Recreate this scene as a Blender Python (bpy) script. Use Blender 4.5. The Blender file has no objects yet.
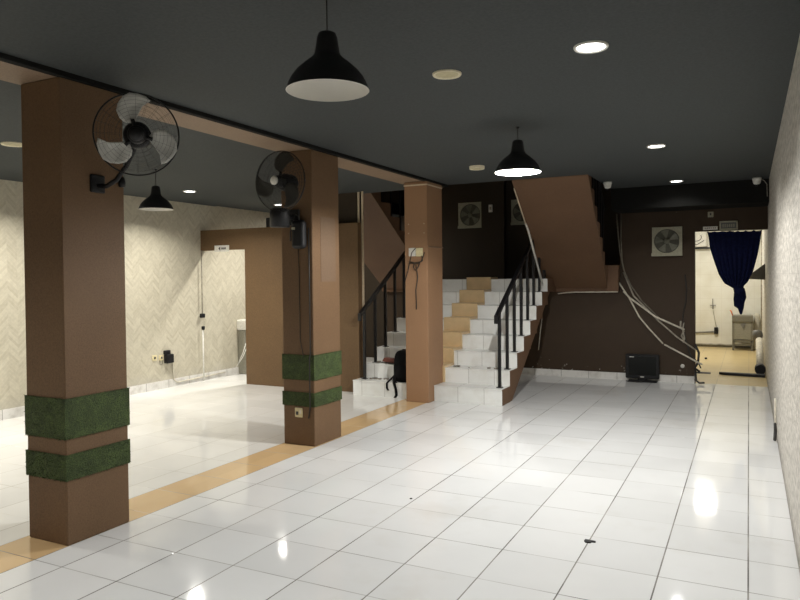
import bpy, bmesh, math, random
from mathutils import Vector, Matrix, Euler
R = random.Random(7)
scene = bpy.context.scene
COL = scene.collection
PI = math.pi

# ------------------------------------------------------------------ nodes
def new_mat(name):
    m = bpy.data.materials.new(name); m.use_nodes = True
    nt = m.node_tree
    b = nt.nodes['Principled BSDF']
    return m, nt, b

def N(nt, kind, **ins):
    n = nt.nodes.new(kind)
    for k, v in ins.items():
        if k in n.inputs: set_in(nt, n.inputs[k], v)
        else: setattr(n, k, v)
    return n

def set_in(nt, sock, v):
    if isinstance(v, bpy.types.NodeSocket): nt.links.new(v, sock)
    else:
        if isinstance(v, (tuple, list)) and len(v) == 3 and sock.type == 'RGBA': v = (*v, 1)
        sock.default_value = v

def M(nt, op, a, b=0.0, c=0.0):
    n = nt.nodes.new('ShaderNodeMath'); n.operation = op
    set_in(nt, n.inputs[0], a); set_in(nt, n.inputs[1], b)
    if op in ('COMPARE', 'SMOOTH_MIN', 'SMOOTH_MAX', 'MULTIPLY_ADD', 'WRAP'): set_in(nt, n.inputs[2], c)
    return n.outputs[0]

def mix(nt, f, a, b):
    n = nt.nodes.new('ShaderNodeMix'); n.data_type = 'RGBA'
    set_in(nt, n.inputs[0], f); set_in(nt, n.inputs[6], a); set_in(nt, n.inputs[7], b)
    return n.outputs[2]

def noise(nt, scale, detail=3, vec=None, rough=0.5):
    n = nt.nodes.new('ShaderNodeTexNoise')
    n.inputs['Scale'].default_value = scale; n.inputs['Detail'].default_value = detail
    n.inputs['Roughness'].default_value = rough
    if vec is not None: nt.links.new(vec, n.inputs['Vector'])
    return n.outputs['Fac']

def rng(nt, v, a, b, c, d):
    n = nt.nodes.new('ShaderNodeMapRange')
    set_in(nt, n.inputs[0], v)
    for i, q in enumerate((a, b, c, d)): n.inputs[i + 1].default_value = q
    return n.outputs[0]

def pos(nt):
    g = nt.nodes.new('ShaderNodeNewGeometry')
    s = nt.nodes.new('ShaderNodeSeparateXYZ'); nt.links.new(g.outputs['Position'], s.inputs[0])
    return g.outputs['Position'], s.outputs[0], s.outputs[1], s.outputs[2]

def comb(nt, x, y, z):
    n = nt.nodes.new('ShaderNodeCombineXYZ')
    for i, v in enumerate((x, y, z)): set_in(nt, n.inputs[i], v)
    return n.outputs[0]

def white(nt, x, y):
    n = nt.nodes.new('ShaderNodeTexWhiteNoise'); n.noise_dimensions = '3D'
    nt.links.new(comb(nt, x, y, 0.0), n.inputs['Vector'])
    return n.outputs['Value']

def bump(nt, b, h, strength=0.3, dist=0.01):
    n = nt.nodes.new('ShaderNodeBump'); n.inputs['Strength'].default_value = strength
    n.inputs['Distance'].default_value = dist
    nt.links.new(h, n.inputs['Height']); nt.links.new(n.outputs[0], b.inputs['Normal'])

def scale_col(nt, c, f):
    n = nt.nodes.new('ShaderNodeVectorMath'); n.operation = 'SCALE'
    set_in(nt, n.inputs[0], c if isinstance(c, bpy.types.NodeSocket) else tuple(c[:3])); set_in(nt, n.inputs['Scale'], f)
    return n.outputs[0]

def simple(name, col, rough=0.5, metal=0.0, nscale=40, namt=0.12, spec=0.5, bmp=0.0):
    m, nt, b = new_mat(name)
    tc = nt.nodes.new('ShaderNodeTexCoord')
    f = rng(nt, noise(nt, nscale, 3, tc.outputs['Object']), 0.3, 0.7, 1 - namt, 1 + namt)
    nt.links.new(scale_col(nt, col, f), b.inputs['Base Color'])
    b.inputs['Roughness'].default_value = rough; b.inputs['Metallic'].default_value = metal
    b.inputs['Specular IOR Level'].default_value = spec
    if bmp: bump(nt, b, noise(nt, nscale * 2, 4, tc.outputs['Object']), bmp, 0.004)
    return m

def emit(name, col, st):
    m, nt, b = new_mat(name)
    b.inputs['Base Color'].default_value = (*col, 1)
    b.inputs['Emission Color'].default_value = (*col, 1); b.inputs['Emission Strength'].default_value = st
    return m

T = 0.4022
def floor_mat():
    m, nt, b = new_mat('white_floor_tile')
    P, x, y, z = pos(nt)
    g = 0.0052
    ax = M(nt, 'DIVIDE', M(nt, 'SUBTRACT', x, -0.0045), T)
    ay = M(nt, 'DIVIDE', M(nt, 'SUBTRACT', y, 2.8186), T)
    fx = M(nt, 'MULTIPLY', M(nt, 'PINGPONG', ax, 0.5), T); fy = M(nt, 'MULTIPLY', M(nt, 'PINGPONG', ay, 0.5), T)
    dy = M(nt, 'MULTIPLY', M(nt, 'LESS_THAN', fy, g * 0.55), rng(nt, noise(nt, 1.7, 2, P), 0.35, 0.6, 0.45, 1.0))
    left = M(nt, 'LESS_THAN', x, -3.80); strip = M(nt, 'MULTIPLY', M(nt, 'LESS_THAN', x, -3.44), M(nt, 'GREATER_THAN', x, -3.80))
    notstrip = M(nt, 'SUBTRACT', 1.0, strip)
    dx = M(nt, 'MULTIPLY', M(nt, 'LESS_THAN', fx, g * 0.7), notstrip)
    e1 = M(nt, 'COMPARE', x, -3.44, g * 0.5); e2 = M(nt, 'COMPARE', x, -3.80, g * 0.5)
    gr = M(nt, 'MAXIMUM', M(nt, 'MAXIMUM', dx, dy), M(nt, 'MAXIMUM', e1, e2))
    rnd = white(nt, M(nt, 'FLOOR', ax), M(nt, 'FLOOR', ay))
    tone = M(nt, 'ADD', rng(nt, rnd, 0, 1, 0.95, 1.03), rng(nt, noise(nt, 1.3, 4, P), 0.3, 0.7, -0.04, 0.04))
    dirt = rng(nt, noise(nt, 0.9, 5, P, 0.65), 0.56, 0.72, 0.0, 0.35)
    base = mix(nt, left, (0.775, 0.785, 0.785), (0.79, 0.79, 0.765))
    base = mix(nt, dirt, base, (0.62, 0.59, 0.53))
    org = mix(nt, noise(nt, 3, 3, P), (0.62, 0.42, 0.21), (0.69, 0.49, 0.27))
    base = mix(nt, strip, base, org)
    base = scale_col(nt, base, tone)
    fade = mix(nt, left, (0.10, 0.095, 0.085), (0.36, 0.34, 0.29))
    # grout on the left is pale; dirtier in places
    fade = mix(nt, rng(nt, noise(nt, 2.2, 3, P), 0.40, 0.68, 0, 0.7), fade, (0.42, 0.41, 0.38))
    col = mix(nt, gr, base, fade)
    nt.links.new(col, b.inputs['Base Color'])
    rgh = rng(nt, noise(nt, 2.5, 4, P), 0.3, 0.7, 0.045, 0.10)
    nt.links.new(M(nt, 'MAXIMUM', rgh, M(nt, 'MULTIPLY', gr, 0.6)), b.inputs['Roughness'])
    b.inputs['Specular IOR Level'].default_value = 0.45
    h = M(nt, 'SUBTRACT', M(nt, 'MULTIPLY', noise(nt, 3.5, 1, P), 0.35), gr)
    bump(nt, b, h, 0.07, 0.004)
    return m

def back_floor_mat():
    m, nt, b = new_mat('yellow_floor_tile')
    P, x, y, z = pos(nt)
    gx = M(nt, 'LESS_THAN', M(nt, 'PINGPONG', x, 0.2), 0.003); gy = M(nt, 'LESS_THAN', M(nt, 'PINGPONG', y, 0.2), 0.003)
    base = mix(nt, noise(nt, 2.5, 4, P), (0.56, 0.43, 0.21), (0.70, 0.56, 0.30))
    nt.links.new(mix(nt, M(nt, 'MAXIMUM', gx, gy), base, (0.4, 0.31, 0.18)), b.inputs['Base Color'])
    b.inputs['Roughness'].default_value = 0.3
    return m

def wallpaper_left():
    m, nt, b = new_mat('cream_chevron_wallpaper')
    P, x, y, z = pos(nt)
    w, p = 0.115, 0.046
    tri = M(nt, 'PINGPONG', y, w)
    v = M(nt, 'DIVIDE', M(nt, 'ADD', z, tri), p)
    colm = M(nt, 'FLOOR', M(nt, 'DIVIDE', y, w)); row = M(nt, 'FLOOR', v)
    r = white(nt, colm, row)
    edge = M(nt, 'LESS_THAN', M(nt, 'PINGPONG', v, 0.5), 0.07)
    grain = noise(nt, 30, 4, P)
    c = mix(nt, r, (0.465, 0.43, 0.335), (0.55, 0.515, 0.41))
    c = mix(nt, M(nt, 'MULTIPLY', edge, 0.30), c, (0.62, 0.585, 0.49))
    c = scale_col(nt, c, rng(nt, grain, 0.3, 0.7, 0.93, 1.06))
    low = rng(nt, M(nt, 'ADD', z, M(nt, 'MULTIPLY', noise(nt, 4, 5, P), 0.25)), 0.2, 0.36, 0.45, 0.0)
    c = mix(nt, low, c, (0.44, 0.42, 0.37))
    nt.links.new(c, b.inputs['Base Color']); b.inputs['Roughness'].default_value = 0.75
    b.inputs['Specular IOR Level'].default_value = 0.25
    return m

def wallpaper_right():
    m, nt, b = new_mat('pale_rough_wallpaper')
    P, x, y, z = pos(nt)
    vec = comb(nt, M(nt, 'MULTIPLY', y, 0.55), M(nt, 'MULTIPLY', z, 1.5), 0.0)
    n1 = noise(nt, 17, 5, vec, 0.62); n2 = noise(nt, 3, 3, P); n3 = noise(nt, 34, 3, vec)
    br = nt.nodes.new('ShaderNodeTexBrick'); nt.links.new(comb(nt, y, z, 0.0), br.inputs['Vector'])
    br.inputs['Scale'].default_value = 4.0; br.inputs['Mortar Size'].default_value = 0.012; br.inputs['Bias'].default_value = 0.0
    br.inputs['Brick Width'].default_value = 0.9; br.inputs['Row Height'].default_value = 0.3
    c = mix(nt, rng(nt, n1, 0.36, 0.64, 0, 1), (0.37, 0.345, 0.305), (0.69, 0.655, 0.59))
    c = mix(nt, rng(nt, n3, 0.6, 0.75, 0, 0.5), c, (0.33, 0.30, 0.26))
    c = mix(nt, M(nt, 'MULTIPLY', br.outputs['Fac'], 0.25), c, (0.3, 0.28, 0.25))
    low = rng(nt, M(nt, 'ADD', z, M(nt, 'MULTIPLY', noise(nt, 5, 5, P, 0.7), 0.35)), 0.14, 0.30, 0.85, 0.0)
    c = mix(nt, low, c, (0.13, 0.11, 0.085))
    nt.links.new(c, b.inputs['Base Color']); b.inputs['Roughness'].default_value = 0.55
    bump(nt, b, M(nt, 'ADD', n1, M(nt, 'MULTIPLY', n3, 0.5)), 0.5, 0.012)
    return m

def brown_paint(name, col, chips=False):
    m, nt, b = new_mat(name)
    P, x, y, z = pos(nt)
    f = M(nt, 'ADD', rng(nt, noise(nt, 120, 2, P), 0.3, 0.7, 0.86, 1.14), rng(nt, noise(nt, 2.0, 4, P), 0.3, 0.7, -0.07, 0.07))
    c = scale_col(nt, col, f)
    if chips:
        n = M(nt, 'MULTIPLY', noise(nt, 14, 4, P, 0.6), rng(nt, z, 0.1, 0.34, 1.18, 0.96))
        c = mix(nt, rng(nt, n, 0.73, 0.75, 0, 0.8), c, (0.42, 0.40, 0.37))
    nt.links.new(c, b.inputs['Base Color']); b.inputs['Roughness'].default_value = 0.62
    b.inputs['Specular IOR Level'].default_value = 0.3
    bump(nt, b, noise(nt, 160, 3, P), 0.25, 0.003)
    return m

def step_tile():
    m, nt, b = new_mat('white_step_tile')
    P, x, y, z = pos(nt)
    oi = nt.nodes.new('ShaderNodeObjectInfo')
    xx = M(nt, 'DIVIDE', M(nt, 'ADD', x, M(nt, 'MULTIPLY', oi.outputs['Random'], 0.25)), 0.33)
    j = M(nt, 'LESS_THAN', M(nt, 'PINGPONG', xx, 0.5), 0.007)
    c = mix(nt, rng(nt, noise(nt, 5, 5, P, 0.6), 0.45, 0.75, 0, 0.6), (0.84, 0.85, 0.83), (0.66, 0.64, 0.59))
    c = scale_col(nt, c, rng(nt, white(nt, M(nt, 'FLOOR', xx), oi.outputs['Random']), 0, 1, 0.92, 1.04))
    nt.links.new(mix(nt, j, c, (0.36, 0.35, 0.33)), b.inputs['Base Color'])
    b.inputs['Roughness'].default_value = 0.25
    return m

def skirting_tile(name, axis):
    m, nt, b = new_mat(name)
    P, x, y, z = pos(nt)
    u = x if axis == 'x' else y
    j = M(nt, 'LESS_THAN', M(nt, 'PINGPONG', M(nt, 'ADD', u, 0.09), 0.201), 0.004)
    c = mix(nt, rng(nt, noise(nt, 9, 5, P, 0.6), 0.45, 0.7, 0, 0.7), (0.74, 0.73, 0.70), (0.5, 0.48, 0.44))
    nt.links.new(mix(nt, j, c, (0.33, 0.32, 0.30)), b.inputs['Base Color']); b.inputs['Roughness'].default_value = 0.35
    return m

def kitchen_tile():
    m, nt, b = new_mat('white_wall_tile')
    P, x, y, z = pos(nt)
    u = M(nt, 'ADD', x, y)
    j = M(nt, 'MAXIMUM', M(nt, 'LESS_THAN', M(nt, 'PINGPONG', u, 0.1), 0.002), M(nt, 'LESS_THAN', M(nt, 'PINGPONG', z, 0.125), 0.002))
    c = mix(nt, rng(nt, noise(nt, 3, 4, P), 0.4, 0.7, 0, 1), (0.82, 0.81, 0.74), (0.74, 0.72, 0.63))
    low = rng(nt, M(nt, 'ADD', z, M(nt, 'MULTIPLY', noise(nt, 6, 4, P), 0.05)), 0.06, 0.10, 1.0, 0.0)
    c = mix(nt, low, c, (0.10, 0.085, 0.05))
    nt.links.new(mix(nt, M(nt, 'MULTIPLY', j, 0.4), c, (0.55, 0.5, 0.42)), b.inputs['Base Color']); b.inputs['Roughness'].default_value = 0.3
    return m

def grass_mat():
    m, nt, b = new_mat('artificial_turf')
    tc = nt.nodes.new('ShaderNodeTexCoord')
    n1 = noise(nt, 170, 3, tc.outputs['Object']); n2 = noise(nt, 14, 3, tc.outputs['Object'])
    c = mix(nt, rng(nt, n1, 0.35, 0.65, 0, 1), (0.019, 0.034, 0.007), (0.066, 0.098, 0.024))
    c = scale_col(nt, c, rng(nt, n2, 0.3, 0.7, 0.75, 1.3))
    nt.links.new(c, b.inputs['Base Color']); b.inputs['Roughness'].default_value = 0.8
    bump(nt, b, n1, 0.8, 0.01)
    return m

MT = dict(
    floor=floor_mat(), back_floor=back_floor_mat(), left=wallpaper_left(), right=wallpaper_right(),
    brown=brown_paint('brown_paint', (0.145, 0.085, 0.044)), panel=brown_paint('brown_panel_paint', (0.140, 0.085, 0.041)), stair_brown=brown_paint('stair_brown_paint', (0.136, 0.076, 0.042)),
    dark=brown_paint('dark_brown_wall_paint', (0.044, 0.027, 0.0145), True), deep=brown_paint('deep_brown_paint', (0.036, 0.025, 0.015)),
    beam=brown_paint('beam_brown_paint', (0.215, 0.148, 0.098)),
    brown_lit=brown_paint('pendant_lit_pillar_brown', (0.300, 0.172, 0.094)), patch=brown_paint('lighter_brown_patch', (0.150, 0.098, 0.062)),  # plain pillar's brown is raised to stand in for pendant light
    fblade=simple('smoky_fan_blade', (0.030, 0.028, 0.022), 0.5),
    sdark=simple('tarnished_steel', (0.17, 0.16, 0.125), 0.5, 0.2), bag=simple('pale_sack', (0.55, 0.52, 0.43), 0.8),
    dpipe=simple('dark_conduit', (0.16, 0.14, 0.105), 0.6, 0, 20, 0.3),  # darker tone for the upright conduits
    bulk=simple('bulkhead_black_paint', (0.011, 0.011, 0.010), 0.85, 0, 60, 0.15, 0.1),
    black_ceil=simple('charcoal_ceiling_paint', (0.044, 0.0495, 0.0505), 0.75, 0, 60, 0.15, 0.25, 0.15),
    step=step_tile(), skirt_x=skirting_tile('skirting_tile_back', 'x'), skirt_y=skirting_tile('skirting_tile_side', 'y'),
    orange=simple('orange_step_tile', (0.62, 0.45, 0.25), 0.3, 0, 6, 0.10), kitchen=kitchen_tile(), turf=grass_mat(),
    bmetal=simple('black_metal', (0.012, 0.012, 0.013), 0.4, 0.3), bplast=simple('black_plastic', (0.009, 0.009, 0.010), 0.5, 0, 40, 0.12, 0.3),
    blade=simple('pale_grey_blade', (0.50, 0.50, 0.47), 0.4, 0, 14, 0.18), wplast=simple('white_plastic', (0.72, 0.71, 0.66), 0.4),
    cream=simple('cream_plastic', (0.68, 0.60, 0.36), 0.4), offw=simple('aged_white_plastic', (0.36, 0.345, 0.255), 0.5),
    greyb=simple('grey_fan_blade', (0.17, 0.17, 0.13), 0.5), darkin=simple('dark_duct', (0.085, 0.083, 0.062), 0.7),
    lampw=simple('white_enamel', (0.62, 0.60, 0.55), 0.45, 0, 8, 0.03), lampb=simple('black_enamel', (0.012, 0.012, 0.013), 0.5),
    pipe=simple('white_pvc_conduit', (0.62, 0.58, 0.48), 0.5, 0, 20, 0.2), gpipe=simple('weathered_conduit', (0.34, 0.31, 0.25), 0.6, 0, 20, 0.3),
    cable=simple('dark_cable', (0.02, 0.018, 0.016), 0.5), navy=simple('navy_cloth', (0.006, 0.0085, 0.037), 0.9, 0, 30, 0.25, 0.1),
    steel=simple('dull_steel', (0.27, 0.26, 0.21), 0.5, 0.2), grey=simple('grey_sheet', (0.16, 0.155, 0.14), 0.5, 0.2),
    screen=simple('black_glass_screen', (0.003, 0.004, 0.004), 0.2, 0, 40, 0.1, 0.3), wood=simple('red_brown_wood', (0.13, 0.035, 0.02), 0.6),
    trim=simple('pale_plywood_edge', (0.60, 0.50, 0.36), 0.6), fabric=simple('black_nylon', (0.004, 0.004, 0.0045), 0.85, 0, 80, 0.3, 0.12, 0.2),
    rubble=simple('mortar_crumbs', (0.22, 0.2, 0.17), 0.9), frontw=simple('front_wall_paint', (0.45, 0.42, 0.36), 0.8),
    ring=simple('cream_downlight_ring', (0.66, 0.60, 0.44), 0.4), dead=simple('dull_diffuser', (0.42, 0.37, 0.22), 0.5),
    glow=emit('lit_diffuser', (1.0, 0.99, 0.96), 9.0), bulb=emit('lit_bulb', (1.0, 0.99, 0.97), 30.0), ink=simple('sign_ink', (0.05, 0.05, 0.05), 0.6),
    tag=simple('grey_sign_face', (0.10, 0.105, 0.10), 0.5), orangep=simple('orange_plastic', (0.6, 0.17, 0.05), 0.5),
)

# ------------------------------------------------------------------ mesh builder
class MB:
    def __init__(s): s.v = []; s.f = []; s.mi = []; s.sm = []; s.cur = 0
    def add(s, vs, fs, smooth=False):
        o = len(s.v); s.v += [tuple(v) for v in vs]
        for f in fs: s.f.append([i + o for i in f]); s.mi.append(s.cur); s.sm.append(smooth)
        return s
    def box(s, x0, x1, y0, y1, z0, z1):
        return s.add([(x0,y0,z0),(x1,y0,z0),(x1,y1,z0),(x0,y1,z0),(x0,y0,z1),(x1,y0,z1),(x1,y1,z1),(x0,y1,z1)],
                     [(0,3,2,1),(4,5,6,7),(0,1,5,4),(1,2,6,5),(2,3,7,6),(3,0,4,7)])
    def bbox(s, x0, x1, y0, y1, z0, z1, b=0.01, seg=2):
        bm = bmesh.new(); bmesh.ops.create_cube(bm, size=1)
        for v in bm.verts: v.co = Vector(((x0+x1)/2 + v.co.x*(x1-x0), (y0+y1)/2 + v.co.y*(y1-y0), (z0+z1)/2 + v.co.z*(z1-z0)))
        bmesh.ops.bevel(bm, geom=bm.edges[:], offset=b, segments=seg, affect='EDGES', profile=0.5)
        bm.verts.index_update()
        s.add([v.co for v in bm.verts], [[v.index for v in f.verts] for f in bm.faces]); bm.free(); return s
    def tube(s, pts, r, n=8, closed=False, caps=True):
        pts = [Vector(p) for p in pts]; k = len(pts); vs = []; up = None
        for i, p in enumerate(pts):
            a = pts[(i-1) % k] if (closed or i > 0) else p; b = pts[(i+1) % k] if (closed or i < k-1) else p
            t = (b - a).normalized()
            if up is None:
                up = Vector((0,0,1)) if abs(t.z) < 0.9 else Vector((1,0,0))
            u = t.cross(up)
            if u.length < 1e-5: u = t.orthogonal()
            u.normalize(); w = u.cross(t).normalized(); up = w
            for j in range(n):
                an = 2*PI*j/n; vs.append(p + u*math.cos(an)*r + w*math.sin(an)*r)
        fs = []
        for i in range(k if closed else k-1):
            for j in range(n):
                a = i*n + j; b = i*n + (j+1) % n; c = ((i+1) % k)*n + (j+1) % n; d = ((i+1) % k)*n + j
                fs.append((a, b, c, d))
        s.add(vs, fs, True)
        if caps and not closed:
            o = len(s.v) - len(vs)
            s.f.append([o + j for j in range(n)][::-1]); s.mi.append(s.cur); s.sm.append(False)
            s.f.append([o + (k-1)*n + j for j in range(n)]); s.mi.append(s.cur); s.sm.append(False)
        return s
    def lathe(s, prof, c=(0,0,0), n=32, axis='z'):
        vs = []
        for (r, h) in prof:
            for j in range(n):
                a = 2*PI*j/n; p = (r*math.cos(a), r*math.sin(a), h)
                if axis == 'y': p = (p[0], p[2], p[1])
                vs.append((c[0]+p[0], c[1]+p[1], c[2]+p[2]))
        fs = []
        for i in range(len(prof)-1):
            for j in range(n):
                fs.append((i*n+j, i*n+(j+1) % n, (i+1)*n+(j+1) % n, (i+1)*n+j))
        return s.add(vs, fs, True)
    def prism(s, poly, a, b, axis='x'):
        n = len(poly)
        def mk(u, v, t): return {'x': (t,u,v), 'y': (u,t,v), 'z': (u,v,t)}[axis]
        vs = [mk(u,v,a) for u,v in poly] + [mk(u,v,b) for u,v in poly]
        fs = [list(range(n))[::-1], list(range(n, 2*n))] + [(i, (i+1) % n, n+(i+1) % n, n+i) for i in range(n)]
        return s.add(vs, fs)
    def build(s, name, mats, parent=None, world=True, fixn=True):
        me = bpy.data.meshes.new(name)
        vs = s.v
        if world and parent is not None:
            inv = world_of(parent).inverted(); vs = [inv @ Vector(v) for v in vs]
        me.from_pydata([tuple(v) for v in vs], [], s.f)
        for m in (mats if isinstance(mats, (list, tuple)) else [mats]): me.materials.append(m)
        me.polygons.foreach_set('material_index', s.mi); me.polygons.foreach_set('use_smooth', s.sm)
        if fixn:
            bm = bmesh.new(); bm.from_mesh(me); bmesh.ops.recalc_face_normals(bm, faces=bm.faces[:]); bm.to_mesh(me); bm.free()
        me.update()
        o = bpy.data.objects.new(name, me); COL.objects.link(o)
        if parent is not None: o.parent = parent
        return o

def world_of(o):
    m = Matrix.LocRotScale(o.location, o.rotation_euler, o.scale)
    return world_of(o.parent) @ m if o.parent else m

def tag(o, label, cat, group=None, kind=None):
    o['label'] = label; o['category'] = cat
    if group: o['group'] = group
    if kind: o['kind'] = kind
    return o

def thing(name, label, cat, loc=(0,0,0), rot=(0,0,0), group=None):
    o = bpy.data.objects.new(name, None); COL.objects.link(o)
    o.location = loc; o.rotation_euler = rot; o.empty_display_size = 0.1
    return tag(o, label, cat, group)

def single(mb, name, mats, loc, label, cat, group=None, kind=None):
    """a thing that is one mesh, its origin at loc"""
    mb.v = [(v[0]-loc[0], v[1]-loc[1], v[2]-loc[2]) for v in mb.v]
    o = mb.build(name, mats); o.location = loc
    return tag(o, label, cat, group, kind)

def struct(name, mb, mats, parent=None):
    o = mb.build(name, mats, parent)
    if parent is None: o['kind'] = 'structure'
    return o

def copy_tree(o, parent=None):
    c = o.copy(); COL.objects.link(c)
    if parent is not None: c.parent = parent
    for ch in list(o.children): copy_tree(ch, c)
    return c

# ------------------------------------------------------------------ setting
XL, XR, YB, YF, YK = -7.24, 0.225, 10.30, -1.6, 15.70
ZC = 2.67           # right ceiling
YS = 8.15           # front edge of the stairwell opening
YW = 11.40          # rear wall of the stairwell
struct('floor', MB().box(XL, XR, YF, YB+0.06, -0.12, 0), MT['floor'])
struct('floor', MB().box(XL, -5.5, YB+0.06, YW, -0.12, 0), MT['floor'])
struct('floor', MB().box(-1.55, XR, YB+0.06, YK, -0.12, -0.002), MT['back_floor'])
mb = MB().box(-3.46, XR, YF, YS, ZC, ZC+0.12); mb.box(-1.66, XR, YS, YB, ZC, ZC+0.12)
struct('ceiling', mb, MT['black_ceil'])
zl0, zl1 = 2.65, 2.61
mb = MB(); mb.add([(XL,YF,zl1),(-3.78,YF,zl0),(-3.78,YS,zl0),(XL,YS,zl1),(XL,YF,2.8),(-3.78,YF,2.8),(-3.78,YS,2.8),(XL,YS,2.8)],
    [(0,3,2,1),(4,5,6,7),(0,1,5,4),(1,2,6,5),(2,3,7,6),(3,0,4,7)])
mb.box(XL, -5.5, YS, YW, 2.62, 2.8)
struct('ceiling', mb, MT['black_ceil'])
struct('ceiling', MB().box(-1.55, XR, YB+0.12, YK, 2.75, 2.85), MT['wplast'])
# dropped bulkhead above the back wall
struct('trim_1', MB().box(-1.66, XR, 9.65, YB, 2.385, ZC), MT['bulk'])
# beam over the pillars: brown soffit with black painted side
mb = MB().box(-3.79, -3.455, YF, YS, 2.645, 2.79); mb.cur = 1; mb.box(-3.455, -3.405, YF, YS, 2.642, 2.79)
struct('trim_2', mb, [MT['beam'], MT['bulk']])
struct('wall_left', MB().box(XL-0.1, XL, YF, YW, 0, 2.8), MT['left'])
struct('wall_right', MB().box(XR, XR+0.12, YF, YK, 0, 2.85), MT['right'])
struct('wall_front', MB().box(XL, XR, YF-0.1, YF, 0, 2.8), MT['frontw'])
# back wall with the doorway
mb = MB().box(-1.65, -0.66, YB, YB+0.12, 0, 2.385); mb.box(-0.66, XR, YB, YB+0.12, 2.09, 2.385)
mb.box(-1.65, XR, YB, YB+0.12, 2.385, ZC); mb.box(-5.5, -1.65, YB, YB+0.12, 0, 1.268)
struct('wall_back', mb, MT['dark'])
struct('baseboard_back', MB().box(-5.4, -0.67, YB-0.012, YB, 0, 0.10), MT['skirt_x'])
struct('baseboard_left', MB().box(XL, XL+0.012, YF, YW, 0, 0.11), MT['skirt_y'])
# stairwell shell, rising above the ceiling
mb = MB().box(-5.6, -1.55, YW, YW+0.1, 0, 4.4)
struct('wall_stairwell_rear', mb, MT['deep'])
struct('trim_3', MB().box(-4.10, -3.70, YW-0.13, YW, 1.464, 4.4), MT['deep'])
struct('wall_stairwell_right', MB().box(-1.65, -1.55, YB+0.12, YW, 0, 4.4).box(-1.66, -1.55, YS, YB+0.12, ZC+0.12, 4.4), MT['deep'])
struct('wall_stairwell_left', MB().box(-5.6, -5.5, YS, YW, 2.62, 4.4), MT['deep'])
struct('wall_stairwell_front', MB().box(-5.6, -1.55, YS-0.12, YS, 2.80, 4.4), MT['deep'])
struct('ceiling', MB().box(-5.6, -1.55, YS-0.1, YW, 4.4, 4.5), MT['deep'])
struct('wall_left_rear', MB().box(XL, -5.6, YW, YW+0.1, 0, 2.8), MT['deep'])
# brown partition with the opening on its left
mb = MB().box(-6.42, -4.555, 7.83, 7.93, 0, 2.225); mb.box(XL, -6.42, 7.83, 7.93, 1.93, 2.225)
struct('wall_partition', mb, MT['panel'])
struct('wall_partition_upper', MB().box(-5.05, -4.60, 7.98, 8.03, 2.0, 2.655), MT['deep'])
struct('trim_4', MB().box(-4.555, -4.532, 7.93, 7.95, 0, 2.655), [MT['trim']])
struct('trim_5', MB().box(-4.625, -4.605, 7.955, 7.98, 2.225, 2.64), [MT['trim']])
# room beyond the doorway
struct('wall_kitchen_back', MB().box(-1.65, XR, YK, YK+0.1, 0, 2.85), MT['kitchen'])
struct('wall_kitchen_left', MB().box(-1.65, -1.55, YW, YK, 0, 2.85), MT['kitchen'])

single(MB().bbox(-6.05, -5.95, 7.84, 7.92, 2.225, 2.36, 0.008, 1), 'small_box', MT['bplast'], (-6.0, 7.88, 2.225), 'small black box standing on top of the brown partition', 'box')
# ------------------------------------------------------------------ pillars
def turf(parent, x0, x1, y0, y1, z0, z1, seed):
    r = random.Random(seed); t = 0.007
    mb = MB()
    o_ = [(x0-t, y0-t), (x1+t, y0-t), (x1+t, y1+t), (x0-t, y1+t)]; i_ = [(x0, y0), (x1, y0), (x1, y1), (x0, y1)]
    vs = [(*p, z) for z in (z0, z1) for p in o_ + i_]; fs = []
    for i in range(4):
        j = (i+1) % 4
        fs += [(i, j, 8+j, 8+i), (4+j, 4+i, 12+i, 12+j), (8+i, 8+j, 12+j, 12+i), (j, i, 4+i, 4+j)]
    mb.add(vs, fs)
    def blade(p, nrm):
        n = Vector(nrm); d = (n*0.9 + Vector((r.uniform(-.5,.5), r.uniform(-.5,.5), r.uniform(-.8,.6)))).normalized()
        w = d.cross(Vector((r.uniform(-1,1), r.uniform(-1,1), 1))).normalized()*0.0022
        p = Vector(p); tip = p + d*r.uniform(0.005, 0.011)
        mb.add([p-w, p+w, tip], [(0,1,2)])
    for i in range(1500):
        z = r.uniform(z0, z1) if r.random() < 0.75 else r.choice((z0, z1)) + r.uniform(-.004, .004)
        if i % 2: blade((r.uniform(x0-t, x1+t), y0-t, z), (0,-1,0))
        else: blade((x1+t, r.uniform(y0-t, y1+t), z), (1,0,0))
    return mb.build('turf_band', MT['turf'], parent, fixn=False)

def pillar(x0, x1, y0, y1, label, bands, seed, zt=2.645, mat='brown'):
    t = thing('pillar', label, 'pillar', ((x0+x1)/2, (y0+y1)/2, 0), group='brown pillars along the orange strip')
    MB().bbox(x0, x1, y0, y1, 0, zt, 0.006, 1).build('shaft', MT[mat], t)
    for i, (a, b) in enumerate(bands): turf(t, x0, x1, y0, y1, a, b, seed+i)
    return t
P1 = (-3.775, -3.44, 2.62, 3.06); P2 = (-3.79, -3.455, 5.14, 5.59); P3 = (-3.71, -3.41, 7.50, 7.952)
p1 = pillar(*P1, 'nearest brown square pillar with two green turf bands and the white bladed fan', [(0.605, 0.835), (0.37, 0.515)], 11)
p2 = pillar(*P2, 'middle brown square pillar with two green turf bands and a black wall fan', [(0.592, 0.816), (0.355, 0.478)], 31)
p3 = pillar(*P3, 'plain brown pillar without turf bands standing in front of the stairs', [], 51, mat='brown_lit')
MB().box(P3[1]-0.003, P3[1]+0.012, P3[2]+0.02, P3[3], 1.86, 1.872).build('plaster_ledge', MT['beam'], p3)
MB().box(P3[0]-0.004, P3[1]+0.004, P3[2]-0.006, P3[3], 2.596, 2.612).build('plaster_edge', MT['trim'], p3)
mb = MB()
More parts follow.
